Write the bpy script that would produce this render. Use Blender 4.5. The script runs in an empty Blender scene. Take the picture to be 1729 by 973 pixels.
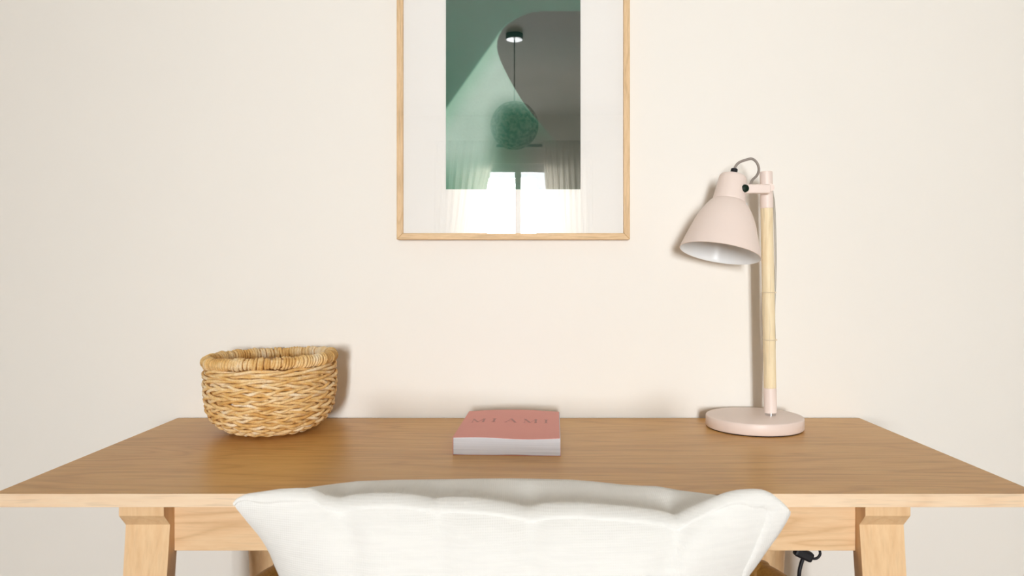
import bpy, bmesh, math, random
from mathutils import Vector, Matrix, Quaternion, noise as mnoise

# ------------------------------------------------------------------ camera
# x right, y into the desk wall (wall face at y = 0), z up, metres.
F = 1258.0            # focal length in pixels of the 1729 x 973 frame
VX, VY = 880.0, 468.0  # vanishing point of the room's depth direction
TW = 1.296            # camera to desk wall
ZC = 0.984            # lens height
PI = math.pi
scene = bpy.context.scene
col = scene.collection
cam_d = bpy.data.cameras.new('camera')
cam = bpy.data.objects.new('camera', cam_d)
col.objects.link(cam)
cam.location = (0, -TW, ZC)
cam.rotation_euler = (PI / 2, 0, 0)
cam_d.sensor_fit = 'HORIZONTAL'
cam_d.sensor_width = 36.0
cam_d.lens = 36.0 * F / 1729.0
cam_d.shift_x = -(VX - 864.5) / 1729.0
cam_d.shift_y = -(486.5 - VY) / 1729.0
cam_d.clip_start = 0.02
cam_d.dof.use_dof = True
cam_d.dof.focus_distance = 1.2
cam_d.dof.aperture_fstop = 11.0
scene.camera = cam

# ------------------------------------------------------------------ world, daylight, exposure
ROOM_L, ROOM_R, ROOM_B, ROOM_H = -2.1, 1.5, -5.71, 2.5
world = bpy.data.worlds.new('overcast sky')
scene.world = world
world.use_nodes = True
wn = world.node_tree.nodes
wn['Background'].inputs[0].default_value = (0.93, 0.96, 1.0, 1)
wn['Background'].inputs[1].default_value = 6.0
sun_d = bpy.data.lights.new('window daylight', 'AREA')     # bright overcast sky beyond the window behind the camera
sun_d.shape = 'RECTANGLE'
sun_d.size, sun_d.size_y = 0.5, 1.3
sun_d.energy = 45
sun_d.color = (0.955, 0.985, 1.0)
sun_d.spread = math.radians(64)
sun = bpy.data.objects.new('window daylight', sun_d)
col.objects.link(sun)
sun.location = (-0.10, ROOM_B - 0.7, 1.35)
sun.rotation_euler = (math.radians(88.5), 0, math.radians(-2.2))
scene.view_settings.view_transform = 'Standard'
scene.view_settings.look = 'None'
scene.view_settings.gamma = 1.0
scene.view_settings.use_curve_mapping = False
scene.view_settings.exposure = 0.06
scene.cycles.max_bounces = 12
scene.cycles.diffuse_bounces = 6
scene.cycles.use_denoising = True

# ------------------------------------------------------------------ helpers
def at(px, py, t):
    """Point seen at a pixel, t metres in front of the lens."""
    return Vector(((px - VX) * t / F, t - TW, ZC - (py - VY) * t / F))

def lerp(a, b, f):
    return a + (b - a) * f

def interp(x, pts):
    if x <= pts[0][0]:
        return pts[0][1]
    for (x0, y0), (x1, y1) in zip(pts, pts[1:]):
        if x <= x1:
            return y0 + (y1 - y0) * (x - x0) / (x1 - x0)
    return pts[-1][1]

def sm(a, b, x):
    f = min(1.0, max(0.0, (x - a) / (b - a)))
    return f * f * (3 - 2 * f)

def lin(r, g, b):
    def c(v):
        v /= 255.0
        return v / 12.92 if v <= 0.04045 else ((v + 0.055) / 1.055) ** 2.4
    return (c(r), c(g), c(b), 1.0)

class MB:
    def __init__(self):
        self.v, self.f, self.s = [], [], []
    def add(self, vs, fs, smooth=True):
        o = len(self.v)
        self.v += [Vector(p) for p in vs]
        for f in fs:
            self.f.append([i + o for i in f]); self.s.append(smooth)
        return self
    def box(self, lo, hi, M=None):
        x0, y0, z0 = lo; x1, y1, z1 = hi
        vs = [(x0,y0,z0),(x1,y0,z0),(x1,y1,z0),(x0,y1,z0),(x0,y0,z1),(x1,y0,z1),(x1,y1,z1),(x0,y1,z1)]
        if M is not None: vs = [M @ Vector(p) for p in vs]
        return self.add(vs, [(0,3,2,1),(4,5,6,7),(0,1,5,4),(1,2,6,5),(2,3,7,6),(3,0,4,7)], False)
    def tube(self, path, rad, n=8, closed=False, caps=True):
        P = [Vector(p) for p in path]; N = len(P)
        R = rad if isinstance(rad, (list, tuple)) else [rad] * N
        rings = []; ref = None
        for i in range(N):
            a = P[i-1] if (i > 0 or closed) else P[i]
            b = P[(i+1) % N] if (i < N-1 or closed) else P[i]
            T = (b - a).normalized()
            if ref is None:
                ref = Vector((0,0,1)) if abs(T.z) < 0.9 else Vector((1,0,0))
            u = (ref - T * ref.dot(T)).normalized(); w = T.cross(u)
            ref = u
            rings.append([P[i] + (u*math.cos(2*PI*k/n) + w*math.sin(2*PI*k/n)) * R[i] for k in range(n)])
        vs = [p for r in rings for p in r]; fs = []
        for i in range(N if closed else N-1):
            j = (i+1) % N
            for k in range(n):
                l = (k+1) % n
                fs.append((i*n+k, i*n+l, j*n+l, j*n+k))
        if caps and not closed:
            fs.append(tuple(range(n))[::-1]); fs.append(tuple((N-1)*n+k for k in range(n)))
        return self.add(vs, fs)
    def lathe(self, prof, n=48, M=None, cap0=True, cap1=True):
        """profile of (radius, height) turned about z"""
        vs = [Vector((r*math.cos(2*PI*k/n), r*math.sin(2*PI*k/n), z)) for r, z in prof for k in range(n)]
        if M is not None: vs = [M @ p for p in vs]
        fs = []
        for i in range(len(prof)-1):
            for k in range(n):
                l = (k+1) % n
                fs.append((i*n+k, i*n+l, (i+1)*n+l, (i+1)*n+k))
        if cap0: fs.append(tuple(range(n))[::-1])
        if cap1: fs.append(tuple((len(prof)-1)*n+k for k in range(n)))
        return self.add(vs, fs)
    def prism(self, outline, axis, a, b):
        """2-D outline extruded along an axis ('x','y','z') from a to b"""
        def p(u, w, h):
            return {'x': (h, u, w), 'y': (u, h, w), 'z': (u, w, h)}[axis]
        n = len(outline)
        vs = [p(u, w, a) for u, w in outline] + [p(u, w, b) for u, w in outline]
        fs = [(i, (i+1) % n, n+(i+1) % n, n+i) for i in range(n)]
        fs += [tuple(range(n))[::-1], tuple(range(n, 2*n))]
        return self.add(vs, fs, False)
    def grid(self, rows, close_u=False, smooth=True):
        nr, nc = len(rows), len(rows[0])
        vs = [p for r in rows for p in r]; fs = []
        for i in range(nr-1):
            for j in range(nc if close_u else nc-1):
                k = (j+1) % nc
                fs.append((i*nc+j, i*nc+k, (i+1)*nc+k, (i+1)*nc+j))
        return self.add(vs, fs, smooth)
    def build(self, name, mat, parent=None, bevel=0, autosmooth=None, fix=True, origin=None):
        me = bpy.data.meshes.new(name)
        off = Vector(origin) if origin is not None else Vector((0, 0, 0))
        me.from_pydata([tuple(p - off) for p in self.v], [], self.f)
        me.polygons.foreach_set('use_smooth', self.s)
        if fix:
            bm = bmesh.new(); bm.from_mesh(me)
            bmesh.ops.remove_doubles(bm, verts=bm.verts, dist=1e-6)
            bmesh.ops.recalc_face_normals(bm, faces=bm.faces)
            if bevel:
                es = [e for e in bm.edges if len(e.link_faces) == 2 and e.calc_face_angle(0) > 0.5]
                bmesh.ops.bevel(bm, geom=es, offset=bevel, segments=2, affect='EDGES', profile=0.5)
            bm.to_mesh(me); bm.free()
        if autosmooth:
            me.polygons.foreach_set('use_smooth', [True]*len(me.polygons))
            me.set_sharp_from_angle(angle=autosmooth)
        if mat: me.materials.append(mat)
        o = bpy.data.objects.new(name, me)
        col.objects.link(o)
        o.location = off
        if parent is not None:
            o.parent = parent
            o.location = off - parent_loc(parent)
        return o

def parent_loc(p):
    l = Vector(p.location)
    while p.parent is not None:
        p = p.parent; l += Vector(p.location)
    return l

def tag(o, label=None, cat=None, group=None, kind=None):
    if label: o['label'] = label
    if cat: o['category'] = cat
    if group: o['group'] = group
    if kind: o['kind'] = kind
    return o

def thing(name, label, cat, loc, group=None):
    o = bpy.data.objects.new(name, None)
    o.empty_display_size = 0.05
    o.location = loc
    col.objects.link(o)
    return tag(o, label, cat, group)

# ------------------------------------------------------------------ materials
class NT:
    def __init__(self, name):
        self.m = bpy.data.materials.new(name); self.m.use_nodes = True
        self.t = self.m.node_tree
        self.b = self.t.nodes['Principled BSDF']
        self.out = self.t.nodes['Material Output']
    def n(self, kind, **kw):
        nd = self.t.nodes.new(kind)
        for k, v in kw.items(): setattr(nd, k, v)
        return nd
    def l(self, a, b): self.t.links.new(a, b)
    def coords(self, scale=(1,1,1), rot=(0,0,0), loc=(0,0,0)):
        tc = self.n('ShaderNodeTexCoord'); mp = self.n('ShaderNodeMapping')
        mp.inputs['Scale'].default_value = scale
        mp.inputs['Rotation'].default_value = rot
        mp.inputs['Location'].default_value = loc
        self.l(tc.outputs['Object'], mp.inputs['Vector'])
        return mp.outputs['Vector']
    def noise(self, vec, scale, detail=3, rough=0.5, dist=0.0):
        nd = self.n('ShaderNodeTexNoise')
        nd.inputs['Scale'].default_value = scale; nd.inputs['Detail'].default_value = detail
        nd.inputs['Roughness'].default_value = rough; nd.inputs['Distortion'].default_value = dist
        self.l(vec, nd.inputs['Vector'])
        return nd.outputs['Fac']
    def ramp(self, fac, stops):
        nd = self.n('ShaderNodeValToRGB')
        e = nd.color_ramp.elements
        while len(e) < len(stops): e.new(0.5)
        for k, (p, c) in enumerate(stops):
            e[k].position = p; e[k].color = c
        self.l(fac, nd.inputs['Fac'])
        return nd.outputs['Color']
    def mix(self, f, a, b, mode='MIX'):
        nd = self.n('ShaderNodeMix', data_type='RGBA', blend_type=mode)
        if isinstance(f, float): nd.inputs[0].default_value = f
        else: self.l(f, nd.inputs[0])
        for s, i in ((a, 6), (b, 7)):
            if isinstance(s, tuple): nd.inputs[i].default_value = s
            else: self.l(s, nd.inputs[i])
        return nd.outputs[2]
    def bump(self, h, strength, dist=0.001):
        nd = self.n('ShaderNodeBump')
        nd.inputs['Strength'].default_value = strength; nd.inputs['Distance'].default_value = dist
        self.l(h, nd.inputs['Height']); self.l(nd.outputs['Normal'], self.b.inputs['Normal'])
    def set(self, color=None, rough=0.5, metal=0.0, spec=0.5):
        if color is not None:
            if isinstance(color, tuple): self.b.inputs['Base Color'].default_value = color
            else: self.l(color, self.b.inputs['Base Color'])
        self.b.inputs['Roughness'].default_value = rough
        self.b.inputs['Metallic'].default_value = metal
        self.b.inputs['Specular IOR Level'].default_value = spec
        return self.m

def paint(name, c, rough=0.6, var=0.04, scale=3.0, bump=0.0, bscale=180.0, spec=0.4):
    k = NT(name)
    v = k.coords()
    f = k.noise(v, scale, 3)
    d = tuple(x * (1 - var) for x in c[:3]) + (1,)
    k.set(k.ramp(f, [(0.3, d), (0.7, c)]), rough, 0, spec)
    if bump: k.bump(k.noise(v, bscale, 2), bump, 0.0006)
    return k.m

def wood(name, light, mid, dark, grain='x', rough=0.45, spec=0.4, stretch=1.0, seed=0.0, contrast=1.0, pore=0.30):
    k = NT(name)
    sc = {'x': (1, 11, 11), 'z': (11, 11, 1), 'y': (11, 1, 11)}[grain]
    v = k.coords(tuple(s * stretch for s in sc), loc=(seed, seed*1.7, seed*0.6))
    warp = k.noise(v, 1.3, 2, 0.5, 0.6)
    # growth rings: a noise field cut into bands
    mul = k.n('ShaderNodeMath', operation='MULTIPLY'); k.l(warp, mul.inputs[0]); mul.inputs[1].default_value = 9.0
    fr = k.n('ShaderNodeMath', operation='PINGPONG'); k.l(mul.outputs[0], fr.inputs[0]); fr.inputs[1].default_value = 0.5
    rings = k.ramp(fr.outputs[0], [(0.0, light), (0.33, mid), (0.5, dark)])
    fine = k.noise(k.coords(tuple((6 if s == 1 else 40) * 4 * stretch for s in sc)), 1.0, 3, 0.6)
    fc = k.ramp(fine, [(0.38, mid), (0.62, light)])
    c = k.mix(0.35 * contrast, fc, rings)
    pores = k.noise(k.coords(tuple((14 if s == 1 else 340) * 1.0 for s in sc)), 1.0, 2, 0.6)
    pf = k.ramp(pores, [(0.34, (0.55, 0.55, 0.55, 1)), (0.46, (1, 1, 1, 1))])
    c = k.mix(pore, c, pf, 'MULTIPLY')
    k.set(c, rough, 0, spec)
    k.bump(pores, 0.12, 0.0004)
    return k.m

def fabric(name, c, scale=900.0, bump=0.25, rough=0.95):
    k = NT(name)
    v = k.coords()
    wv = k.n('ShaderNodeTexWave', wave_type='BANDS', bands_direction='X')
    wv.inputs['Scale'].default_value = scale / 6; wv.inputs['Distortion'].default_value = 1.5
    wz = k.n('ShaderNodeTexWave', wave_type='BANDS', bands_direction='Z')
    wz.inputs['Scale'].default_value = scale / 6; wz.inputs['Distortion'].default_value = 1.5
    k.l(v, wv.inputs['Vector']); k.l(v, wz.inputs['Vector'])
    ad = k.n('ShaderNodeMath', operation='ADD'); k.l(wv.outputs['Fac'], ad.inputs[0]); k.l(wz.outputs['Fac'], ad.inputs[1])
    slub = k.noise(k.coords((30, 30, 260)), 1.0, 2)
    d = tuple(x * 0.97 for x in c[:3]) + (1,)
    k.set(k.ramp(slub, [(0.35, d), (0.6, c)]), rough, 0, 0.2)
    k.b.inputs['Sheen Weight'].default_value = 0.15
    k.bump(ad.outputs[0], bump, 0.0006)
    return k.m

M = {}
M['wall'] = paint('cream wall paint', lin(239, 235, 228), 0.75, 0.02, 1.5, 0.06, 260, 0.25)
M['ceiling'] = paint('white ceiling paint', lin(240, 238, 233), 0.85, 0.02, 2, 0.05, 200, 0.2)
M['white_paint'] = paint('white gloss paint', lin(240, 240, 238), 0.35, 0.02)
M['floor'] = wood('dull oak floor', lin(176, 150, 122), lin(162, 134, 106), lin(130, 104, 80), 'y', 0.5)
M['top'] = wood('ash veneer top', lin(216, 168, 98), lin(207, 155, 85), lin(178, 121, 60), 'x', 0.38, 0.4, 1.0, 0.0, 1.3)
M['apron'] = wood('ash apron', lin(236, 202, 160), lin(229, 191, 147), lin(206, 162, 114), 'x', 0.45, 0.35, 1.4, 3.1, 1.5, 0.15)
M['edge'] = wood('pale edge banding', lin(242, 216, 184), lin(238, 208, 174), lin(226, 188, 150), 'x', 0.45, 0.35, 1.0, 4.4)
M['leg'] = wood('ash leg', lin(236, 202, 158), lin(230, 192, 146), lin(212, 168, 120), 'z', 0.45, 0.35, 1.2, 5.3, 0.8, 0.10)
M['frame'] = wood('pale oak frame', lin(226, 194, 152), lin(214, 180, 136), lin(184, 148, 106), 'x', 0.5, 0.3, 2.2, 1.1)
M['frame_v'] = wood('pale oak frame upright', lin(226, 194, 152), lin(214, 180, 136), lin(184, 148, 106), 'z', 0.5, 0.3, 2.2, 2.4)
M['ash_pole'] = wood('pale ash lamp pole', lin(242, 226, 192), lin(236, 216, 178), lin(216, 192, 152), 'z', 0.5, 0.3, 1.6, 7.2)
M['pink'] = paint('blush pink powder coat', lin(237, 220, 211), 0.42, 0.015, 4, 0.03, 900, 0.4)
M['inner_white'] = paint('white lacquer', lin(232, 234, 236), 0.22, 0.01, 4, 0, 0, 0.5)
M['mat_board'] = paint('white mat board', lin(249, 246, 242), 0.9, 0.01, 3, 0.03, 700, 0.1)
M['linen'] = fabric('white linen', lin(238, 237, 233))
M['pages'] = None
k = NT('book page edges')
f = k.noise(k.coords((6, 6, 1600)), 1.0, 2)
k.set(k.ramp(f, [(0.35, lin(212, 213, 220)), (0.6, lin(230, 231, 238))]), 0.85, 0, 0.2); k.bump(f, 0.3, 0.0003)
M['pages'] = k.m
M['cover'] = paint('coral pink paper cover', lin(226, 146, 134), 0.5, 0.05, 14, 0.02, 900, 0.4)
M['gold'] = paint('bronze foil', lin(152, 62, 44), 0.35, 0.05, 30)
M['chrome'] = NT('polished chrome').set((0.75, 0.75, 0.77, 1), 0.12, 1.0)
M['dark_green'] = NT('dark green plastic').set(lin(6, 30, 16), 0.5, 0, 0.2)
M['black'] = paint('black rubber', lin(20, 20, 26), 0.5, 0.1, 20)
M['grey_cable'] = paint('grey cable', lin(150, 140, 132), 0.5, 0.08, 60)
M['clear_cable'] = paint('grey plastic cable', lin(176, 170, 160), 0.35, 0.05, 60)
M['tie'] = paint('cream plastic tie', lin(222, 206, 180), 0.4)
M['rattan'] = wood('honey rattan', lin(150, 108, 48), lin(132, 90, 34), lin(96, 60, 20), 'z', 0.45, 0.4, 3.0)
# plaited strands: each strand its own tone, mottled along its length
k = NT('plaited water hyacinth')
oi = k.n('ShaderNodeObjectInfo')
v = k.coords((1, 1, 1))
ad = k.n('ShaderNodeVectorMath', operation='ADD'); k.l(v, ad.inputs[0])
cb = k.n('ShaderNodeCombineXYZ'); k.l(oi.outputs['Random'], cb.inputs[0]); k.l(oi.outputs['Random'], cb.inputs[2]); k.l(cb.outputs[0], ad.inputs[1])
f1 = k.noise(ad.outputs[0], 26, 3, 0.6)
c1 = k.ramp(f1, [(0.28, lin(204, 150, 78)), (0.44, lin(230, 188, 122)), (0.56, lin(241, 210, 158)), (0.70, lin(248, 230, 200))])
f2 = k.noise(ad.outputs[0], 420, 2, 0.5)
c2 = k.ramp(f2, [(0.3, (0.78, 0.74, 0.66, 1)), (0.6, (1, 1, 1, 1))])
k.set(k.mix(0.7, c1, c2, 'MULTIPLY'), 0.6, 0, 0.3); k.bump(f2, 0.35, 0.0006)
M['wicker'] = k.m
# thin reflective pane: mostly clear, part mirror
def pane(name, refl, tint=(1, 1, 1, 1)):
    k = NT(name)
    tr = k.n('ShaderNodeBsdfTransparent'); tr.inputs[0].default_value = tint
    gl = k.n('ShaderNodeBsdfGlossy'); gl.inputs['Roughness'].default_value = 0.0; gl.inputs[0].default_value = (1, 1, 1, 1)
    fr = k.n('ShaderNodeLayerWeight'); fr.inputs['Blend'].default_value = 0.5
    mr = k.n('ShaderNodeMapRange'); k.l(fr.outputs['Facing'], mr.inputs['Value'])
    mr.inputs['To Min'].default_value = refl; mr.inputs['To Max'].default_value = min(1.0, refl * 3 + 0.2)
    mx = k.n('ShaderNodeMixShader'); k.l(mr.outputs[0], mx.inputs[0]); k.l(tr.outputs[0], mx.inputs[1]); k.l(gl.outputs[0], mx.inputs[2])
    k.l(mx.outputs[0], k.out.inputs['Surface'])
    return k.m
M['picture_glass'] = pane('picture glass', 0.095)
M['window_glass'] = pane('window glass', 0.06)
k = NT('sheer curtain')
df = k.n('ShaderNodeBsdfDiffuse'); df.inputs[0].default_value = lin(240, 236, 228)
tl = k.n('ShaderNodeBsdfTranslucent'); tl.inputs[0].default_value = lin(244, 240, 232)
mx = k.n('ShaderNodeMixShader'); mx.inputs[0].default_value = 0.6
k.l(df.outputs[0], mx.inputs[1]); k.l(tl.outputs[0], mx.inputs[2]); k.l(mx.outputs[0], k.out.inputs['Surface'])
M['curtain'] = k.m
k = NT('pendant cord ball')
f = k.noise(k.coords(), 45, 3)
k.set(k.ramp(f, [(0.4, lin(64, 62, 56)), (0.62, lin(176, 170, 156))]), 0.8)
M['cord_ball'] = k.m
k = NT('art print')
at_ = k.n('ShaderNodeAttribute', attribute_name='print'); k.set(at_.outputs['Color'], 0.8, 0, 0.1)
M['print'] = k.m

random.seed(7)
# ------------------------------------------------------------------ room shell
def structure(o, label, cat='wall'):
    return tag(o, label, cat, None, 'structure')

def slab(name, lo, hi, mat, label, cat):
    return structure(MB().box(lo, hi).build(name, mat), label, cat)

L, R, B, H = ROOM_L, ROOM_R, ROOM_B, ROOM_H
T = 0.12
slab('floor', (L - T, B - T, -0.1), (R + T, T, 0), M['floor'], 'brown wooden floor of the room', 'floor')
slab('ceiling', (L - T, B - T, H), (R + T, T, H + 0.1), M['ceiling'], 'white ceiling with the pendant lamp, seen in the picture glass', 'ceiling')
slab('wall_front', (L, 0, 0), (R, T, H), M['wall'], 'cream painted wall behind the desk', 'wall')
slab('wall_left', (L - T, B - T, 0), (L, T, H), M['wall'], 'cream side wall left of the desk', 'wall')
slab('wall_right', (R, B - T, 0), (R + T, T, H), M['wall'], 'cream side wall right of the desk', 'wall')
WX0, WX1, WZ0, WZ1 = -0.63, 0.57, 0.45, 2.05
wb = MB()
wb.box((L, B - T, 0), (WX0, B, H)); wb.box((WX1, B - T, 0), (R, B, H))
wb.box((WX0, B - T, WZ1), (WX1, B, H)); wb.box((WX0, B - T, 0), (WX1, B, WZ0))
structure(wb.build('wall_back', M['wall'], fix=False), 'cream window wall behind the viewer, mirrored in the picture glass')
for nm, lo, hi, s in (('baseboard_front', (L, -0.014, 0), (R, 0, 0.08), 'foot of the wall behind the desk'),
                      ('baseboard_left', (L, B, 0), (L + 0.014, -0.014, 0.08), 'foot of the left wall'),
                      ('baseboard_right', (R - 0.014, B, 0), (R, -0.014, 0.08), 'foot of the right wall'),
                      ('baseboard_back', (L + 0.014, B, 0), (R - 0.014, B + 0.014, 0.08), 'foot of the window wall')):
    structure(MB().box(lo, hi).build(nm, M['white_paint'], bevel=0.003), 'white baseboard along the ' + s, 'baseboard')
win = structure(bpy.data.objects.new('window_1', None), 'bright two pane window mirrored in the picture glass', 'window')
win.location = (-0.03, B - 0.06, WZ0); col.objects.link(win)
fr = MB(); fw = 0.055
fr.box((WX0, B - 0.09, WZ0), (WX0 + fw, B - 0.03, WZ1)); fr.box((WX1 - fw, B - 0.09, WZ0), (WX1, B - 0.03, WZ1))
fr.box((WX0 + fw, B - 0.09, WZ0), (WX1 - fw, B - 0.03, WZ0 + fw)); fr.box((WX0 + fw, B - 0.09, WZ1 - 0.08), (WX1 - fw, B - 0.03, WZ1))
fr.build('window_frame', M['white_paint'], win, fix=False)
MB().box((-0.06, B - 0.085, WZ0 + fw), (0.0, B - 0.035, WZ1 - 0.08)).build('mullion', M['white_paint'], win, 0.003)
for x0, x1 in ((WX0 + fw, -0.06), (0.0, WX1 - fw)):
    MB().box((x0, B - 0.063, WZ0 + fw), (x1, B - 0.060, WZ1 - 0.08)).build('pane', M['window_glass'], win)
MB().box((WX0 - 0.04, B - 0.03, WZ0 - 0.03), (WX1 + 0.04, B + 0.08, WZ0)).build('window_sill', M['white_paint'], win, 0.004)

# curtains, gathered to either side of the window
def curtain(edge_in, edge_out, label):
    rows = []
    nz, nx = 40, 90
    for i in range(nz + 1):
        z = lerp(2.235, 0.03, i / nz)
        a, b = edge_in(z), edge_out(z)
        row = []
        for j in range(nx + 1):
            s = j / nx
            fold = math.sin(s * 2 * PI * 8 + 0.5 * math.sin(z * 2)) * 0.016 + 0.01 * math.sin(s * 2 * PI * 17 + z)
            row.append((lerp(a, b, s), B + 0.145 + fold, z))
        rows.append(row)
    m = MB().grid(rows)
    o = m.build('curtain', M['curtain'])
    sd = o.modifiers.new('cloth thickness', 'SOLIDIFY'); sd.thickness = 0.0015
    return tag(o, label, 'curtain')
curtain(lambda z: -0.28 - 0.21 * (1.94 - max(1.1, z)), lambda z: -0.80, 'pale curtain drawn back on the left, mirrored in the picture glass')
curtain(lambda z: 0.212 + 0.07 * (1.95 - max(1.0, z)), lambda z: 0.66, 'pale curtain hanging on the right, mirrored in the picture glass')
rail = MB().tube([(-0.72, B + 0.085, 2.20), (0.62, B + 0.085, 2.20)], 0.013, 12)
for sx in (-0.72, 0.62):
    rail.lathe([(0.001, -0.022), (0.016, -0.015), (0.022, 0), (0.016, 0.015), (0.001, 0.022)], 14, Matrix.Translation((sx, B + 0.085, 2.20)))
ro = thing('curtain_rail', 'dark curtain rail above the window, mirrored in the picture glass', 'curtain rail', (-0.07, B, 2.20))
rail.build('rod', M['black'], ro)
for sx in (-0.62, 0.55):
    MB().box((sx - 0.01, B, 2.19), (sx + 0.01, B + 0.09, 2.21)).build('bracket', M['black'], ro)

# pendant lamp in the middle of the room, seen in the picture glass
PLX, PLY, PLZ, PLR = -0.042, -3.38, 1.93, 0.148
pl = thing('pendant_lamp', 'round woven pendant lamp on a thin cord, mirrored in the picture glass', 'lamp', (PLX, PLY, H))
MB().lathe([(0.054, 0), (0.054, -0.03), (0.05, -0.032)], 32, Matrix.Translation((PLX, PLY, H))).build('canopy', M['black'], pl, autosmooth=0.6)
MB().lathe([(0.049, 0), (0.049, -0.003)], 32, Matrix.Translation((PLX, PLY, H - 0.0322))).build('canopy_plate', M['inner_white'], pl, autosmooth=0.6)
MB().tube([(PLX, PLY, H - 0.033), (PLX, PLY, PLZ + PLR - 0.004)], 0.004, 8).build('hanging_cord', M['black'], pl)
bm_ = MB()
for i in range(150):
    q = Vector((random.gauss(0, 1), random.gauss(0, 1), random.gauss(0, 1))).normalized()
    u = q.orthogonal().normalized(); w = q.cross(u)
    off = random.uniform(-0.05, 0.05); rr = math.sqrt(PLR**2 - off**2) * random.uniform(0.97, 1.0)
    c0 = Vector((PLX, PLY, PLZ)) + q * off
    bm_.tube([c0 + (u * math.cos(2*PI*k/28) + w * math.sin(2*PI*k/28)) * rr for k in range(28)], 0.0032, 4, True)
tag(bm_.build('woven_shade', M['cord_ball'], pl, fix=False), kind='stuff')

# ------------------------------------------------------------------ desk
DT = 0.74; DU = 0.7249; YF = 0.838 - TW; YB = 1.2885 - TW
DXC = -0.0047; DHW = 0.59
desk = thing('desk', 'pale ash wooden desk with angled legs standing against the cream wall', 'desk', (DXC, (YF + YB) / 2, 0))
MB().box((DXC - DHW, YF + 0.0016, DU), (DXC + DHW, YB, DT)).build('tabletop', M['top'], desk, 0.0004, origin=(DXC, YF, DU))
MB().box((DXC - DHW, YF, DU), (DXC + DHW, YF + 0.0015, DT)).build('edge_band', M['edge'], desk, 0.0004, origin=(DXC, YF, DU))
LX = 0.4284; LW = 0.0258; LC = -0.0075
def leg_mesh(cx, rear):
    """flat outer face, rounded inner side, stepped block under the top"""
    m = MB()
    y0 = (0.855 - TW) if not rear else (1.2885 - 0.017 - TW)
    s = 1 if not rear else -1
    # block with its sloping underside (profile in y, z)
    prof = [(y0, DU), (y0, 0.7098), (y0 + s * 0.0152, 0.6946), (y0 + s * 0.040, 0.6946), (y0 + s * 0.045, DU)]
    m.prism(prof, 'x', cx - LW, cx + LW)
    rows = []
    for z in (0.6946, 0.45, 0.2, 0.0):
        yf = y0 + s * 0.0152 - s * (0.6946 - z) * 0.125
        tp = lerp(0.80, 1.0, z / 0.6946)
        ring = [(cx - LW * tp, yf, z), (cx + LW * tp, yf, z)]
        for q in range(9):
            a = PI * q / 8
            ring.append((cx + LW * tp * math.cos(a), yf + s * (0.020 + 0.018 * math.sin(a)) * tp, z))
        rows.append(ring)
    m.grid(rows, True)
    m.add(rows[-1], [tuple(range(len(rows[-1])))], False)
    m.add(rows[0], [tuple(range(len(rows[0])))], False)
    return m
for cx in (LC - LX, LC + LX):
    for rear in (False, True):
        o = leg_mesh(cx, rear).build('leg', M['leg'], desk, autosmooth=0.6, origin=(cx, -0.441 if not rear else -0.03, 0))
ya = 0.8805 - TW
xi = LX - LW
MB().box((LC - xi, ya, 0.6603), (LC + xi, ya + 0.02, DU)).build('apron', M['apron'], desk, 0.0008, origin=(LC, ya, 0.66))
tag(MB().box((LC - xi, -0.062, 0.6603), (LC + xi, -0.044, DU)).build('apron', M['apron'], desk, 0.0008, origin=(LC, -0.06, 0.66)))
for sx in (-1, 1):
    xx = LC + sx * LX
    MB().box((xx - 0.010, -0.395, 0.6603), (xx + 0.010, -0.070, DU)).build('side_rail', M['apron'], desk, 0.0008)

# ------------------------------------------------------------------ basket
BX, BYY = (457 - VX) * 1.18 / F, 1.182 - TW
basket = thing('basket', 'round woven straw basket with a wrapped rim on the left of the desk', 'basket', (BX, BYY, DT))
prof = [(z_ * 0.93, r_ * 0.953) for z_, r_ in [(0.0, 0.052), (0.002, 0.062), (0.006, 0.072), (0.014, 0.0835), (0.024, 0.0915), (0.036, 0.0970), (0.055, 0.1005), (0.080, 0.1020), (0.105, 0.1015), (0.12, 0.1005)]]
# even steps along the profile
pts = []
for (z0, r0), (z1, r1) in zip(prof, prof[1:]):
    for i in range(20):
        pts.append((lerp(z0, z1, i/20), lerp(r0, r1, i/20)))
pts.append((prof[-1][0], prof[-1][1]))
acc = [0]
for a, b in zip(pts, pts[1:]): acc.append(acc[-1] + math.hypot(b[0]-a[0], b[1]-a[1]))
def prof_at(s):
    zz = interp(s, [(acc[i], pts[i][0]) for i in range(0, len(pts))]); rr = interp(s, [(acc[i], pts[i][1]) for i in range(0, len(pts))])
    return zz, rr
zoff = 0.0062
nrow = 18
tot = acc[-1] - 0.012
for r_ in range(nrow):
    s0 = tot * (r_ + 0.5) / nrow
    z0, r0 = prof_at(s0)
    tw = random.choice([9, 10, 11]) if r_ < nrow - 3 else random.choice([4, 5])
    ph = random.uniform(0, 2*PI)
    for half in range(2):
        path, rad = [], []
        hand = 1 if r_ % 2 else -1
        n = 190
        for i in range(n):
            th = 2*PI*i/n
            wob = mnoise.noise(Vector((math.cos(th)*3, math.sin(th)*3, r_*1.7))) 
            a = hand * tw * th + ph + half * PI + 0.9 * wob
            ra = 0.0027 * math.cos(a); za = 0.0030 * math.sin(a)
            tilt = 0.026 * (r0 * math.cos(th)) * (z0 / 0.12)
            sag = 0.0012 * mnoise.noise(Vector((math.cos(th)*1.5 + 9, math.sin(th)*1.5, r_*0.3)))
            rr = r0 + ra + 0.0012 * wob
            path.append((BX + rr*math.cos(th), BYY + rr*math.sin(th), DT + zoff + z0 + za + tilt + sag * (z0/0.12 + 0.1)))
            rad.append(0.00265 * (1 + 0.22 * mnoise.noise(Vector((math.cos(th)*6, math.sin(th)*6, r_*2.3 + half*7)))))
        MB().tube(path, rad, 6, True).build('weave_strand', M['wicker'], basket, fix=False, origin=(BX, BYY, DT))
st = MB()
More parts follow.
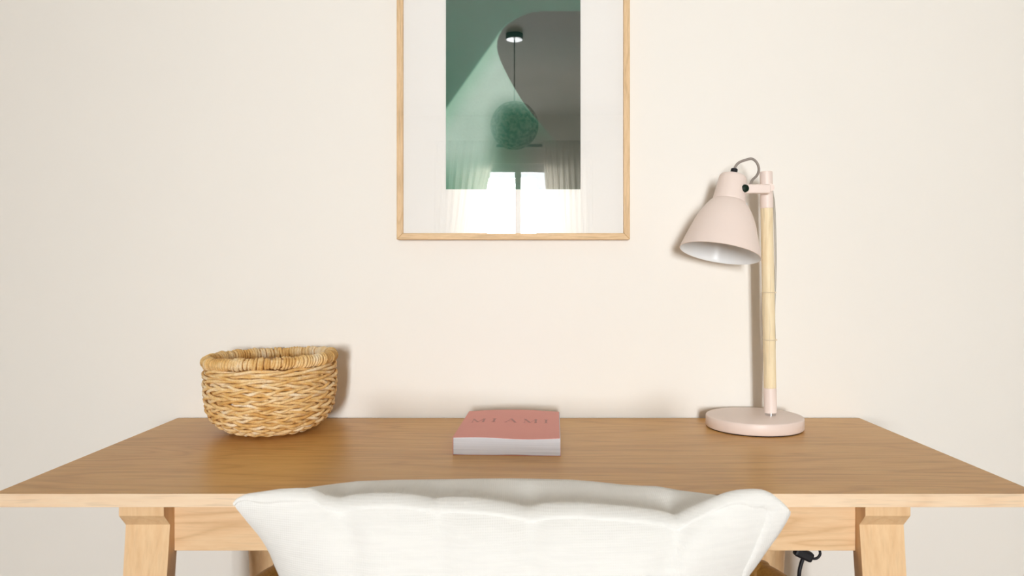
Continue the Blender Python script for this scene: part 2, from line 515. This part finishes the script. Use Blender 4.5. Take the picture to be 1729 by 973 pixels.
for i in range(30):
    th = 2*PI*(i+0.5)/30
    path = []
    for s in [tot * q/14 for q in range(15)]:
        z0, r0 = prof_at(s)
        path.append((BX + (r0-0.004)*math.cos(th), BYY + (r0-0.004)*math.sin(th), DT + zoff + z0 + 0.026*r0*math.cos(th)*z0/0.12))
    st.tube(path, 0.0022, 5)
st.build('stakes', M['wicker'], basket, fix=False)
bs = MB()
spiral = []
for i in range(420):
    th = i * 0.09 * 2; rr = 0.004 + 0.052 * i/420
    spiral.append((BX + rr*math.cos(th), BYY + rr*math.sin(th), DT + 0.0062))
bs.tube(spiral, 0.0038, 5)
bs.lathe([(0.054, 0.003), (0.054, 0.006)], 40, Matrix.Translation((BX, BYY, DT)))
bs.build('base', M['wicker'], basket, fix=False)
RZ = 0.1155
def rim_pt(th):
    r0 = 0.0942
    return Vector((BX + r0*math.cos(th), BYY + r0*math.sin(th), DT + RZ + 0.030*r0*math.cos(th) + 0.0008*math.sin(3*th)))
core = MB().tube([rim_pt(2*PI*i/72) for i in range(72)], 0.0057, 10, True)
core.build('rim', M['wicker'], basket, fix=False)
wr = MB()
NW = 128
for i in range(NW):
    th = 2*PI*(i + random.uniform(-0.25, 0.25))/NW
    c0 = rim_pt(th); rad_d = Vector((math.cos(th), math.sin(th), 0)); tan = Vector((-math.sin(th), math.cos(th), 0))
    big = 0.0069 + 0.0009*math.sin(i*0.9) + random.uniform(-0.0005, 0.0009)
    slant = random.uniform(0.0006, 0.0022)
    wr.tube([c0 + rad_d*big*math.cos(2*PI*k/14)*0.95 + Vector((0,0,1))*big*math.sin(2*PI*k/14) + tan*slant*math.sin(2*PI*k/14 + 0.6) for k in range(14)], random.uniform(0.0021, 0.0029), 5, True)
tag(wr.build('rim_wrapping', M['wicker'], basket, fix=False), kind='stuff')

# ------------------------------------------------------------------ book
BT = 0.0247; BW = 0.148; BD = 0.200
bk_origin = Vector(((855.5 - VX) * 1.02 / F, 1.0175 - TW, DT))
rz = math.radians(-2.6)
book = thing('book', 'coral pink paperback book with white pages lying flat on the middle of the desk', 'book', bk_origin)
book.rotation_euler = (0, 0, rz)
def lift(x, y):
    """gentle waviness of a lying paperback"""
    f = 1 - y / BD
    return 0.0011 * math.sin((x / BW + 0.5) * 2 * PI * 1.05 + 0.2) * f + 0.0032 * math.cos(x / BW * PI) * (y / BD)
nx, ny = 24, 12
def sheet(z, th, inset, lf, x0=-BW/2, x1=BW/2):
    m = MB()
    lo = [[(lerp(x0, x1, i/nx), lerp(inset, BD - inset, j/ny), z + lf * lift(lerp(x0, x1, i/nx), lerp(0, BD, j/ny))) for i in range(nx+1)] for j in range(ny+1)]
    hi = [[(p[0], p[1], p[2] + th) for p in r] for r in lo]
    m.grid(lo); m.grid(hi)
    for a, b in ((lo[0], hi[0]), (lo[-1], hi[-1]), ([r[0] for r in lo], [r[0] for r in hi]), ([r[-1] for r in lo], [r[-1] for r in hi])):
        m.grid([a, b])
    return m
def bk(m, name, mat):
    o = m.build(name, mat, None, autosmooth=0.7)
    o.parent = book
    return o
bk(sheet(0.0, 0.0003, 0.0, 0.0), 'back_cover', M['cover'])
pb = MB()
lo = [[(lerp(-BW/2 + 0.0008, BW/2 - 0.0006, i/nx), lerp(0.0004, BD - 0.0006, j/ny), 0.0006 + max(0.0, 0.0006 * math.sin(i/nx*2*PI*1.6+2.2)) * (1-j/ny)) for i in range(nx+1)] for j in range(ny+1)]
hi = [[(p[0], p[1], BT - 0.0012 + lift(p[0], p[1])) for p in r] for r in lo]
pb.grid(lo); pb.grid(hi)
for a, b in ((lo[0], hi[0]), (lo[-1], hi[-1]), ([r[0] for r in lo], [r[0] for r in hi]), ([r[-1] for r in lo], [r[-1] for r in hi])):
    pb.grid([a, b])
bk(pb, 'page_block', M['pages'])
bk(sheet(BT - 0.0011, 0.0006, 0.0, 1.0, -BW/2, BW/2 - 0.0016), 'front_cover', M['cover'])
bk(MB().box((-BW/2 - 0.0002, 0.0006, 0), (-BW/2 + 0.0004, BD, BT - 0.0004)), 'spine', M['cover'])
# title: high contrast serif capitals
tl_ = MB()
def stroke(cx, a, b, w):
    """flat bar from a to b in letter space (x, y of 0..1), w wide"""
    hx, hy = 0.0165, 0.026
    p = [Vector((cx + q[0]*hx, 0.102 + q[1]*hy)) for q in (a, b)]
    d = (p[1]-p[0]).normalized(); nrm = Vector((-d.y, d.x)) * w / 2
    c = [p[0]+nrm, p[0]-nrm, p[1]-nrm, p[1]+nrm]
    zz = [BT - 0.0003 + lift(q.x, q.y) for q in c]
    tl_.add([(q.x, q.y, z) for q, z in zip(c, zz)] + [(q.x, q.y, z - 0.0004) for q, z in zip(c, zz)], [(0,1,2,3),(7,6,5,4),(0,4,5,1),(1,5,6,2),(2,6,7,3),(3,7,4,0)], False)
TH, TN = 0.0030, 0.0005
def let_M(c):
    stroke(c, (-0.5,0), (-0.5,1), TN); stroke(c, (-0.5,1), (0,0.05), TH); stroke(c, (0,0.05), (0.46,1), TN); stroke(c, (0.5,0), (0.5,1), TH)
    for x in (-0.5, 0.5): stroke(c, (x-0.13,0), (x+0.13,0), TN); stroke(c, (x-0.13,1), (x+0.13,1), TN)
def let_I(c):
    stroke(c, (0,0), (0,1), TH)
    for y in (0, 1): stroke(c, (-0.2,y), (0.2,y), TN)
def let_A(c):
    stroke(c, (-0.45,0), (0,1), TN); stroke(c, (0,1), (0.45,0), TH); stroke(c, (-0.28,0.36), (0.28,0.36), TN)
    for x in (-0.45, 0.45): stroke(c, (x-0.14,0), (x+0.14,0), TN)
for fn, c in ((let_M, -0.0505), (let_I, -0.0265), (let_A, -0.001), (let_M, 0.0285), (let_I, 0.0525)):
    fn(c)
tag(bk(tl_, 'title_lettering', M['gold']), 'thin bronze capitals reading MIAMI')

# ------------------------------------------------------------------ lamp
PT = 1.208
lbx, lby = (1273.5 - VX) * 1.208 / F, 1.208 - TW
lamp = thing('desk_lamp', 'blush pink desk lamp with bell shade and pale wooden pole, on the desk', 'lamp', (lbx, lby, DT))
LB = 0.0765
MB().lathe([(LB-0.003, 0.0), (LB-0.002, 0.002)], 72, Matrix.Translation((lbx, lby, DT))).build('base_pad', M['black'], lamp, autosmooth=0.6)
MB().lathe([(LB-0.0015, 0.0015), (LB, 0.003), (LB, 0.0178), (LB-0.0007, 0.0192), (LB-0.0022, 0.0200)], 96, Matrix.Translation((lbx, lby, DT))).build('base', M['pink'], lamp, autosmooth=0.9)
p0 = Vector(((1301 - VX) * PT / F, PT - TW, DT + 0.020))
p1 = at(1293.5, 290, PT)
def on_pole(y):
    """point of the pole axis at a picture height"""
    z = ZC - (y - VY) * PT / F
    return p0 + (p1 - p0) * ((z - p0.z) / (p1.z - p0.z))
pr = 0.0098
def pole_piece(y0, y1, r, name, mat, rim=0.0006):
    a, b = on_pole(y0), on_pole(y1)
    d = (b - a).normalized()
    return MB().tube([a, a + d*rim, b - d*rim, b], [r - rim, r, r, r - rim], 32).build(name, mat, lamp, autosmooth=0.6, origin=a)
pole_piece(704, 696.8, pr - 0.0012, 'collar', M['chrome'], 0.0002)
pole_piece(697, 655, pr + 0.0003, 'lower_sleeve', M['pink'])
pole_piece(655, 352, pr, 'pole', M['ash_pole'], 0.0001)
pole_piece(352, 290, pr + 0.0003, 'upper_sleeve', M['pink'])
for y in (494, 574):
    c0 = on_pole(y); m = MB()
    m.tube([c0 + Vector((math.cos(2*PI*k/28)*(pr+0.0005), math.sin(2*PI*k/28)*(pr+0.0005), 0)) for k in range(28)], 0.0007, 6, True)
    m.box(tuple(c0 + Vector((pr-0.001, -0.0035, -0.0012))), tuple(c0 + Vector((pr+0.0022, 0.0005, 0.0012))))
    m.build('cable_tie', M['tie'], lamp, fix=False)
# shade
a0 = at(1239, 291.5, 1.203); a1 = at(1215.5, 428, 1.180)
ax = (a1 - a0); SL = ax.length; ax.normalize()
Ms = Matrix.Translation(a0) @ Vector((0, 0, 1)).rotation_difference(ax).to_matrix().to_4x4()
def S(px): return px * SL / 138.5
neck = [(0.2, 4.5), (17, 4.8), (20.5, 6), (22.3, 8.5), (23.0, 12), (26.9, 48), (26.9, 50), (26.2, 51)]
bell = [(26.6, 49.5), (28.5, 50.6), (31.5, 54), (35.8, 59.5), (41.5, 68), (46.8, 78), (51.7, 90), (56.4, 104), (61.4, 119), (65.8, 133), (66.9, 137.2), (67.3, 138.5)]
MB().lathe([(S(r * 0.97), S(h)) for r, h in neck], 64, Ms, False, False).build('shade_neck', M['pink'], lamp, autosmooth=0.7)
MB().lathe([(S(r * 0.96), S(h)) for r, h in bell] + [(S(63.7), S(138.9))], 96, Ms, False, False).build('shade', M['pink'], lamp, autosmooth=0.7)
MB().lathe([(S(63.7), S(138.9))] + [(S(r * 0.96 - 1.4), S(h + 0.4)) for r, h in bell[-2::-1]] + [(S(23), S(44)), (S(20), S(16)), (S(0.3), S(14))], 96, Ms, False, False).build('shade_lining', M['inner_white'], lamp, autosmooth=0.7)
MB().lathe([(S(10), S(15)), (S(13), S(18)), (S(13), S(52)), (S(10), S(54))], 32, Ms).build('bulb_holder', M['inner_white'], lamp, autosmooth=0.6)
MB().lathe([(S(4.6), S(-6.5)), (S(5.6), S(-5.5)), (S(5.6), S(5.0))], 20, Ms).build('cable_gland', M['black'], lamp, autosmooth=0.6)
# arm between pole and shade, with its dark screw head
tA = 1.186
arm = MB()
q0, q1 = at(1253, 311.5, tA), at(1300.5, 327, tA)
arm.box((q0.x, tA - TW - 0.0045, q1.z), (q1.x, tA - TW + 0.0045, q0.z))
ao = arm.build('arm', M['pink'], lamp, 0.002)
c = at(1293.5, 319.5, PT)
MB().tube([(c.x, tA - TW, c.z), (c.x, PT - TW + 0.004, c.z)], 0.0062, 20).build('arm_boss', M['pink'], lamp, autosmooth=0.6)
kc = at(1255.8, 319, tA)
Mk = Matrix.Translation((kc.x, tA - TW - 0.0045, kc.z)) @ Matrix.Rotation(PI/2, 4, 'X')
MB().lathe([(0.0070, -0.009), (0.0070, 0.0012)], 28, Mk).build('screw_washer', M['chrome'], lamp, autosmooth=0.6)
MB().lathe([(0.0058, 0.001), (0.0058, 0.0036), (0.0046, 0.0044)], 28, Mk).build('screw_head', M['dark_green'], lamp, autosmooth=0.6)
sc_ = at(1257.5, 347, 1.178)
MB().lathe([(0.0014, 0.0), (0.0032, 0.0005), (0.0036, 0.002), (0.0036, 0.006), (0.0028, 0.007)], 20, Matrix.Translation(sc_ + Vector((0, 0.003, 0))) @ Matrix.Rotation(PI/2, 4, 'X')).build('switch_knob', M['inner_white'], lamp, autosmooth=0.6)
def smooth_path(pts, n=6):
    out = []
    P = [pts[0]] + list(pts) + [pts[-1]]
    for i in range(1, len(P)-2):
        for k in range(n):
            t = k/n
            a, b, c_, d = P[i-1], P[i], P[i+1], P[i+2]
            out.append(0.5*((2*b) + (c_-a)*t + (2*a-5*b+4*c_-d)*t*t + (3*b-a-3*c_+d)*t**3))
    out.append(Vector(pts[-1])); return out
loop = [(1240.5, 288, 1.203), (1242, 281, 1.203), (1248, 274.5, 1.203), (1258, 270.5, 1.203), (1269, 268.2, 1.203), (1276.5, 273, 1.203), (1280.5, 281, 1.202), (1281, 289, 1.200), (1277.5, 297, 1.196), (1270.5, 304, 1.190), (1267.5, 311, 1.187), (1267.5, 313, 1.187)]
MB().tube(smooth_path([at(*p) for p in loop]), 0.0021, 10).build('flex_cable', M['grey_cable'], lamp)
down = [(1303, 319, 1.196), (1304.5, 328, 1.212), (1307, 345, 1.222), (1308.5, 380, 1.224), (1309.5, 420, 1.223), (1309.5, 450, 1.222), (1308.5, 485, 1.2215), (1307, 530, 1.2205), (1308, 575, 1.2215), (1307, 630, 1.2205), (1306, 672, 1.2205), (1303, 694, 1.226), (1301.5, 699, 1.2265)]
MB().tube(smooth_path([at(*p) for p in down]), 0.0018, 10).build('down_cable', M['clear_cable'], lamp)

# ------------------------------------------------------------------ framed picture
tF = 1.276
fx0, fx1, fz0 = at(669.5, 0, tF).x, at(1063.8, 0, tF).x, at(0, 404.5, tF).z
fz1 = fz0 + 0.50
yb_, yf_ = -0.001, tF - TW
pic = thing('framed_picture', 'framed teal abstract print with a wide white mat hanging on the wall above the desk', 'picture', ((fx0+fx1)/2, -0.001, fz0))
bw = 0.0108
for nm, mat, out in (('frame_side', 'frame_v', [(fx0, fz0), (fx0+bw, fz0+bw), (fx0+bw, fz1-bw), (fx0, fz1)]),
                ('frame_side', 'frame_v', [(fx1, fz0), (fx1, fz1), (fx1-bw, fz1-bw), (fx1-bw, fz0+bw)]),
                ('frame_rail', 'frame', [(fx0, fz0), (fx1, fz0), (fx1-bw, fz0+bw), (fx0+bw, fz0+bw)]),
                ('frame_rail', 'frame', [(fx0, fz1), (fx0+bw, fz1-bw), (fx1-bw, fz1-bw), (fx1, fz1)])):
    MB().prism(out, 'y', yf_, yb_).build(nm, M[mat], pic, 0.0009)
MB().box((fx0+bw-0.001, -0.0100, fz0+bw-0.001), (fx1-bw+0.001, -0.0030, fz1-bw+0.001)).build('backing_board', M['mat_board'], pic)
tP = TW - 0.0110
px0, px1 = at(753, 0, tP).x, at(980, 0, tP).x
pz0 = at(0, 320, tP).z
pz1 = pz0 + 325 * tP / F
# window mount with a real cut-out
mt = MB(); ix0, ix1, iz0, iz1 = fx0+bw-0.001, fx1-bw+0.001, fz0+bw-0.001, fz1-bw+0.001
ym0, ym1 = -0.0125, -0.0102
mt.box((ix0, ym0, iz0), (px0, ym1, iz1)); mt.box((px1, ym0, iz0), (ix1, ym1, iz1))
mt.box((px0, ym0, iz0), (px1, ym1, pz0)); mt.box((px0, ym0, pz1), (px1, ym1, iz1))
mt.build('mat', M['mat_board'], pic, fix=False)
# the print itself: an abstract sheet of curled paper, colour per point, some glass reflection painted in
edge = [(980,23),(950,20.5),(930,19),(912,19),(898,20.5),(884,25),(870,32),(858,40),(849,49),(842.5,60),(839.5,70),(839,80),(841,90),(845,102),(851,115),(859,131),(869,149),(880,167),(890,181),(905,200),(935,235),(975,280),(1000,320)]
def edge_x(y, upper):
    best = None
    for (xa, ya_), (xb, yb2) in zip(edge, edge[1:]):
        lo_, hi_ = min(ya_, yb2), max(ya_, yb2)
        if lo_ <= y <= hi_ and hi_ > lo_:
            x = xa + (xb-xa)*(y-ya_)/(yb2-ya_)
            best = x if best is None else min(best, x)
    return best
def print_col(x, y):
    c3 = lambda r, g, b: Vector((r, g, b))
    g = 5.5 * mnoise.noise(Vector((x*0.35, y*0.35, 0))) + 4.0 * mnoise.noise(Vector((x*0.05, y*0.05, 3)))
    ex = edge_x(y, True)
    inside = 0.0
    if ex is not None: inside = sm(ex - 0.8, ex + 0.8, x)
    # teal ground
    tealc = c3(12, 92, 74).lerp(c3(34, 108, 88), sm(0, 190, y + (860 - x)*0.15))
    # lit cone of paper, left of the curled edge and right of the fold line
    fold = 841 - (y - 56) * (88/124.0)
    lit = sm(fold - 1.5, fold + 5, x) if y > 52 else 0.0
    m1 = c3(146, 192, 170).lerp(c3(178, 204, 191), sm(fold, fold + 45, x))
    m1 = m1.lerp(c3(56, 104, 82), sm(0, 55, x - 812 + (y-190)*0.1) * sm(150, 200, y))  # mint darkened around the pendant ball: its dark reflection painted into the print
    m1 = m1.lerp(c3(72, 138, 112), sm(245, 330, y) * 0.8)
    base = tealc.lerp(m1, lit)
    black = c3(12, 42, 34).lerp(c3(80, 86, 78), sm(30, 130, y))  # black turns grey downwards: ceiling reflection painted into the print colour
    if ex is not None:
        soft = 1 - sm(185, 260, y)
        ins = lerp(sm(838, 925, x), inside, soft)
        rim = math.exp(-((x - ex + 1.5)/2.0)**2) * (1 - inside) * soft * sm(10, 40, y) * 0.35
        base = base.lerp(c3(150, 195, 172), rim)
        base = base.lerp(black, ins)
    base = base + c3(g, g, g)
    return [max(0, min(255, q)) for q in base]
NXP, NYP = 150, 214
rows = []; cols = []
for j in range(NYP+1):
    row = []
    for i in range(NXP+1):
        row.append((lerp(px0 - 0.002, px1 + 0.002, i/NXP), -0.01005, lerp(pz1 + 0.002, pz0 - 0.002, j/NYP)))
        x, y = lerp(751, 982, i/NXP), lerp(-7, 322, j/NYP)
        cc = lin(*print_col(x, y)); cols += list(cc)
    rows.append(row)
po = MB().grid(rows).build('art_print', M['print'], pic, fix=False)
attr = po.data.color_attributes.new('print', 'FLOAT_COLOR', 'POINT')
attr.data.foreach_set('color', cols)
MB().box((ix0, -0.0152, iz0), (ix1, -0.0132, iz1)).build('glass', M['picture_glass'], pic)

# ------------------------------------------------------------------ black cord hanging under the desk
cord = thing('power_cord', 'black power cord with a connector hanging under the desk by the right rear leg', 'cord', at(1352, 940, 1.00))
pth = [(1330, 905, 1.00), (1342, 926, 1.00), (1352, 936, 1.00)]
k0 = [at(1354, 880, 1.00), at(1358, 915, 1.00), at(1357, 938, 1.00), at(1352, 955, 1.00), at(1349, 975, 1.00), at(1347, 1040, 1.01), at(1346, 1150, 1.02), at(1350, 1260, 1.04)]
k0[0].z = DU - 0.002
k0.append(Vector((k0[-1].x + 0.01, k0[-1].y + 0.08, 0.0035))); k0.append(Vector((k0[-1].x + 0.02, -0.06, 0.0035)))
MB().tube(smooth_path(k0), 0.0026, 10).build('cable', M['black'], cord)
ang = Matrix.Translation(at(1358, 936.5, 1.00)) @ Matrix.Rotation(math.radians(25), 4, 'Y')
MB().box((-0.014, -0.006, -0.0065), (0.0115, 0.006, 0.0065), ang).build('connector', M['black'], cord, 0.003)
lp_ = [(1366, 940, 1.00), (1372, 943.5, 1.00), (1379, 943, 1.00), (1384, 938, 1.00), (1384.5, 932, 1.00), (1380, 922, 1.00), (1370, 905, 1.00), (1362, 895, 1.00), (1357, 892, 1.00)]
MB().tube(smooth_path([at(*p) for p in lp_]), 0.0018, 10).build('cord_loop', M['black'], cord)
cl = at(1355, 880, 1.00)
MB().box((cl.x - 0.012, cl.y - 0.008, DU - 0.010), (cl.x + 0.012, cl.y + 0.008, DU - 0.0002)).build('clip', M['black'], cord, 0.002)

# ------------------------------------------------------------------ chair
SEAT = 0.44; RIMZ = 0.655
chair = thing('armchair', 'honey brown rattan armchair pulled up to the desk, mostly below the frame', 'chair', (-0.006, 0.70 - TW, 0))
rim_pts = [(-0.262, 0.826), (-0.272, 0.805), (-0.279, 0.77), (-0.28, 0.72), (-0.272, 0.690), (-0.245, 0.657), (-0.18, 0.638), (-0.09, 0.630), (0.0, 0.628)]
full = [Vector((x, t - TW, RIMZ)) for x, t in rim_pts] + [Vector((-x, t - TW, RIMZ)) for x, t in rim_pts[-2::-1]]
rp = smooth_path(full, 5)
rs = []
for i in range(len(rp)):
    rs.append(0.0135)
MB().tube(rp, rs, 14).build('arm_rail', M['rattan'], chair)
for side in (0, -1):
    e = rp[side]
    wrp = MB()
    wrp.lathe([(0.002, -0.018), (0.012, -0.015), (0.0165, -0.006), (0.0168, 0.004), (0.012, 0.012), (0.002, 0.0145)], 20, Matrix.Translation(e))
    wrp.build('arm_end', M['rattan'], chair, fix=False)
seat_out = []
for i in range(40):
    a = 2*PI*i/40
    seat_out.append((0.245*math.copysign(abs(math.cos(a))**0.75, math.cos(a)), 0.735 - TW + 0.15*math.copysign(abs(math.sin(a))**0.75, math.sin(a))))
MB().tube([(x, y, SEAT - 0.018) for x, y in seat_out], 0.014, 10, True).build('seat_frame', M['rattan'], chair)
MB().prism([(x*0.98, (y - (0.735-TW))*0.98 + 0.735 - TW) for x, y in seat_out], 'z', SEAT - 0.022, SEAT - 0.006).build('seat', M['rattan'], chair)
for i in range(2, len(rp)-2, 3):
    a = rp[i]
    d = Vector((a.x, a.y - (0.735 - TW), 0))
    best = min(seat_out, key=lambda q: abs(math.atan2(q[1]-(0.735-TW), q[0]) - math.atan2(d.y, d.x)))
    MB().tube([(best[0], best[1], SEAT - 0.018), tuple(Vector((best[0], best[1], SEAT)).lerp(a, 0.5) + d.normalized()*0.012), (a.x, a.y, a.z)], 0.0055, 8).build('spindle', M['rattan'], chair)
for sx in (-1, 1):
    for tt, dt in ((0.645, -0.03), (0.825, 0.01)):
        MB().tube([(sx*0.19, tt - TW, SEAT - 0.02), (sx*0.215, tt + dt - TW, 0.0)], [0.016, 0.012], 12).build('leg', M['rattan'], chair)
    e = rp[0] if sx < 0 else rp[-1]
    MB().tube([(sx*0.20, 0.825 - TW, SEAT - 0.02), tuple(e)], [0.012, 0.012], 12).build('arm_post', M['rattan'], chair)

# ------------------------------------------------------------------ cushion leaning on the chair back
top_c = [(395,850),(401,843),(415,836.5),(440,833),(470,828.5),(500,826.8),(525,827),(536,831),(546,838),(560,840.5),(571,843.5),(583,840.5),(600,837),(640,835),(665,835.2),(700,838),(720,841.5),(732,845),(744,842.5),(760,841.5),(800,843),(830,847),(850,850),(872,854.5),(890,860),(905,855.5),(920,852.5),(950,851.5),(980,851.5),(1000,853.5),(1050,857),(1100,863),(1122,867.5),(1140,874),(1152,866),(1170,857.5),(1200,844.5),(1225,835),(1245,830.5),(1270,829),(1288,830),(1303,836),(1318,848),(1330,860),(1334,866)]
crest_c = [(395,905),(430,870),(460,845),(480,832),(495,826),(520,822),(560,817),(600,812.5),(660,810.5),(750,809.5),(800,808.5),(870,808),(960,810),(1000,813),(1050,818.5),(1085,820.5),(1110,821),(1150,828),(1185,832),(1215,836),(1250,850),(1290,872),(1334,912)]
left_c = [(850,395),(858,398),(870,408),(885,420),(905,437),(920,447),(935,455),(955,463),(973,471),(1010,480),(1060,484),(1130,480),(1200,468),(1290,440),(1330,425)]
right_c = [(860,1334),(868,1333),(880,1327),(895,1318),(910,1308),(930,1293),(950,1280),(973,1263),(1010,1250),(1060,1245),(1130,1250),(1200,1262),(1290,1292),(1330,1305)]
TS = 0.685
ZBOT = SEAT + 0.006
def seam_t(z):
    return TS + (0.78 - z) * 0.22
notches = (571, 732, 890, 1140)
NU, NV = 110, 40
def seam_pt(u, v, grow=1.0):
    """point of the cushion's middle surface: u across, v from top seam (0) to bottom seam (1)"""
    pxx = lerp(395, 1334, (u + 1) / 2)
    ztop = ZC - (interp(pxx, top_c) - VY) * TS / F
    z = lerp(ztop, ZBOT, v)
    # side outline measured at the height of an unnotched row
    zr = lerp(ZC - (lerp(850, 866, (u+1)/2) - VY) * TS / F, ZBOT, v)
    t = seam_t(zr)
    py = VY + (ZC - zr) * F / t
    xl = (interp(py, left_c) - VX) * t / F; xr = (interp(py, right_c) - VX) * t / F
    return Vector((lerp(xl, xr, (u + 1) / 2), t - TW, z))
def side_x(z):
    t = seam_t(z); py = VY + (ZC - z) * F / t
    return (interp(py, left_c) - VX) * t / F, (interp(py, right_c) - VX) * t / F
def bulge(u, v):
    return (max(0.0, 1 - abs(u)**2.6) ** 0.62) * (max(0.0, 1 - abs(2*v - 1)**2.4) ** 0.6)
def near_pt(u, v):
    p = seam_pt(u, v)
    b = bulge(u, v)
    pxx = lerp(395, 1334, (u + 1) / 2)
    d = 0.075 * b * (0.75 + 0.5 * v)
    fold = 0.0
    for nx_ in notches:
        w = 16 + 90 * v
        fold += -0.006 * math.exp(-((pxx - nx_) / w)**2) * math.exp(-v * 5) * sm(0, 0.06, v)
        fold += 0.003 * math.exp(-((pxx - nx_ - 34) / (w*1.2))**2) * math.exp(-v * 4) * sm(0, 0.06, v)
    fold += 0.004 * mnoise.noise(Vector((u*2.4, v*2.0, 1.3))) * b
    # pinch towards the corner seams
    return p + Vector((0, -(d + fold), 0))
def far_pt(u, w):
    """far panel: from the top seam back over the crest and down to the bottom seam"""
    pxx = lerp(395, 1334, (u + 1) / 2)
    s = seam_pt(u, 0.0)
    e = max(0.0, 1 - abs(u)**2.2) ** 0.6
    tc = TS + 0.082 * e + 0.006
    zc = ZC - (interp(pxx, crest_c) - VY) * tc / F
    crest = s.lerp(Vector((s.x * lerp(1.0, tc / TS, e), tc - TW, zc)), min(1.0, e * 1.6))
    if w <= 0.3:
        f = w / 0.3
        base = s.lerp(crest, f)
        dip = -0.017 * math.sin(f * PI) * e
        ar = 0.004 * math.sin(f * PI * 0.5)
        base.z += dip * (1 - f) + ar * (1-f)
        for nx_ in notches:
            base.z += -0.003 * math.exp(-((pxx - nx_) / 22.0)**2) * (1 - f)
        return base
    f = (w - 0.3) / 0.7
    bot = seam_pt(u, 1.0)
    p = crest.lerp(bot, f)
    p.y += (0.055 * math.sin(min(1.0, f * 1.15) * PI * 0.93) ** 0.8 if 0 < f < 1 else 0) * e
    sd = seam_pt(u, min(1.0, f))
    p.x = lerp(p.x, sd.x, sm(0, 0.35, f))
    k_ = (1 - e) ** 1.5
    p = p.lerp(sd, k_)
    # never wider than the seam outline at the same height
    ee = side_x(p.z)
    kx = p.y + TW
    p.x = min(max(p.x, ee[0] * 0.995), ee[1] * 0.995)
    return p
cush = thing('cushion', 'white linen cushion with a stitched flange leaning on the chair in front of the desk', 'cushion', (-0.006, seam_t(ZBOT) - TW, ZBOT))
us = [math.sin(lerp(-PI/2, PI/2, i/NU)) * 0.35 + lerp(-1, 1, i/NU) * 0.65 for i in range(NU+1)]
vs_ = [ (j/NV)**1.35 for j in range(NV+1)]
body = MB()
body.grid([[near_pt(u, v) for u in us] for v in vs_])
body.grid([[far_pt(u, j/NV) for u in us] for j in range(NV+1)])
body.build('cushion_cover', M['linen'], cush, origin=(0, TS-TW, 0.6))
# flange: a flat stitched hem lying along the top seam and down the right side
stations = []
for i in range(NU + 1):
    u = us[i]; pxx = lerp(395, 1334, (u + 1) / 2)
    w = 0.0030 + 0.0062 * sm(395, 450, pxx) + 0.010 * sm(1230, 1320, pxx)
    f = sm(1255, 1334, pxx)
    stations.append((u, 0.0, w * (1 - 0.3 * f), 0.018 * f))
for j in range(1, 20):
    v = vs_[j]
    stations.append((1.0, v, 0.0126 * (1 - j / 20) ** 2, 0.018 * (1 - j / 20) ** 0.7))
rows = []
for u, v, wz, wx in stations:
    hgt = max(0.05, seam_pt(u, 0).z - ZBOT)
    row = []
    for k in range(6):
        f = k / 5
        uu = u - f * wx / 0.245
        vv = v + f * wz / hgt
        off = 0.0024 if k < 5 else 0.0
        if v > 0: off *= min(1.0, (1 - v / vs_[20]) * 1.5)
        p = near_pt(uu, vv) + Vector((0, -off, 0.0007 if k == 0 and v == 0 else 0))
        row.append(p)
    back = near_pt(u, v) + Vector((0, 0.0015, 0.0007 if v == 0 else 0))
    rows.append([back] + row)
MB().grid(rows).build('flange', M['linen'], cush, origin=(0, TS-TW, 0.6))
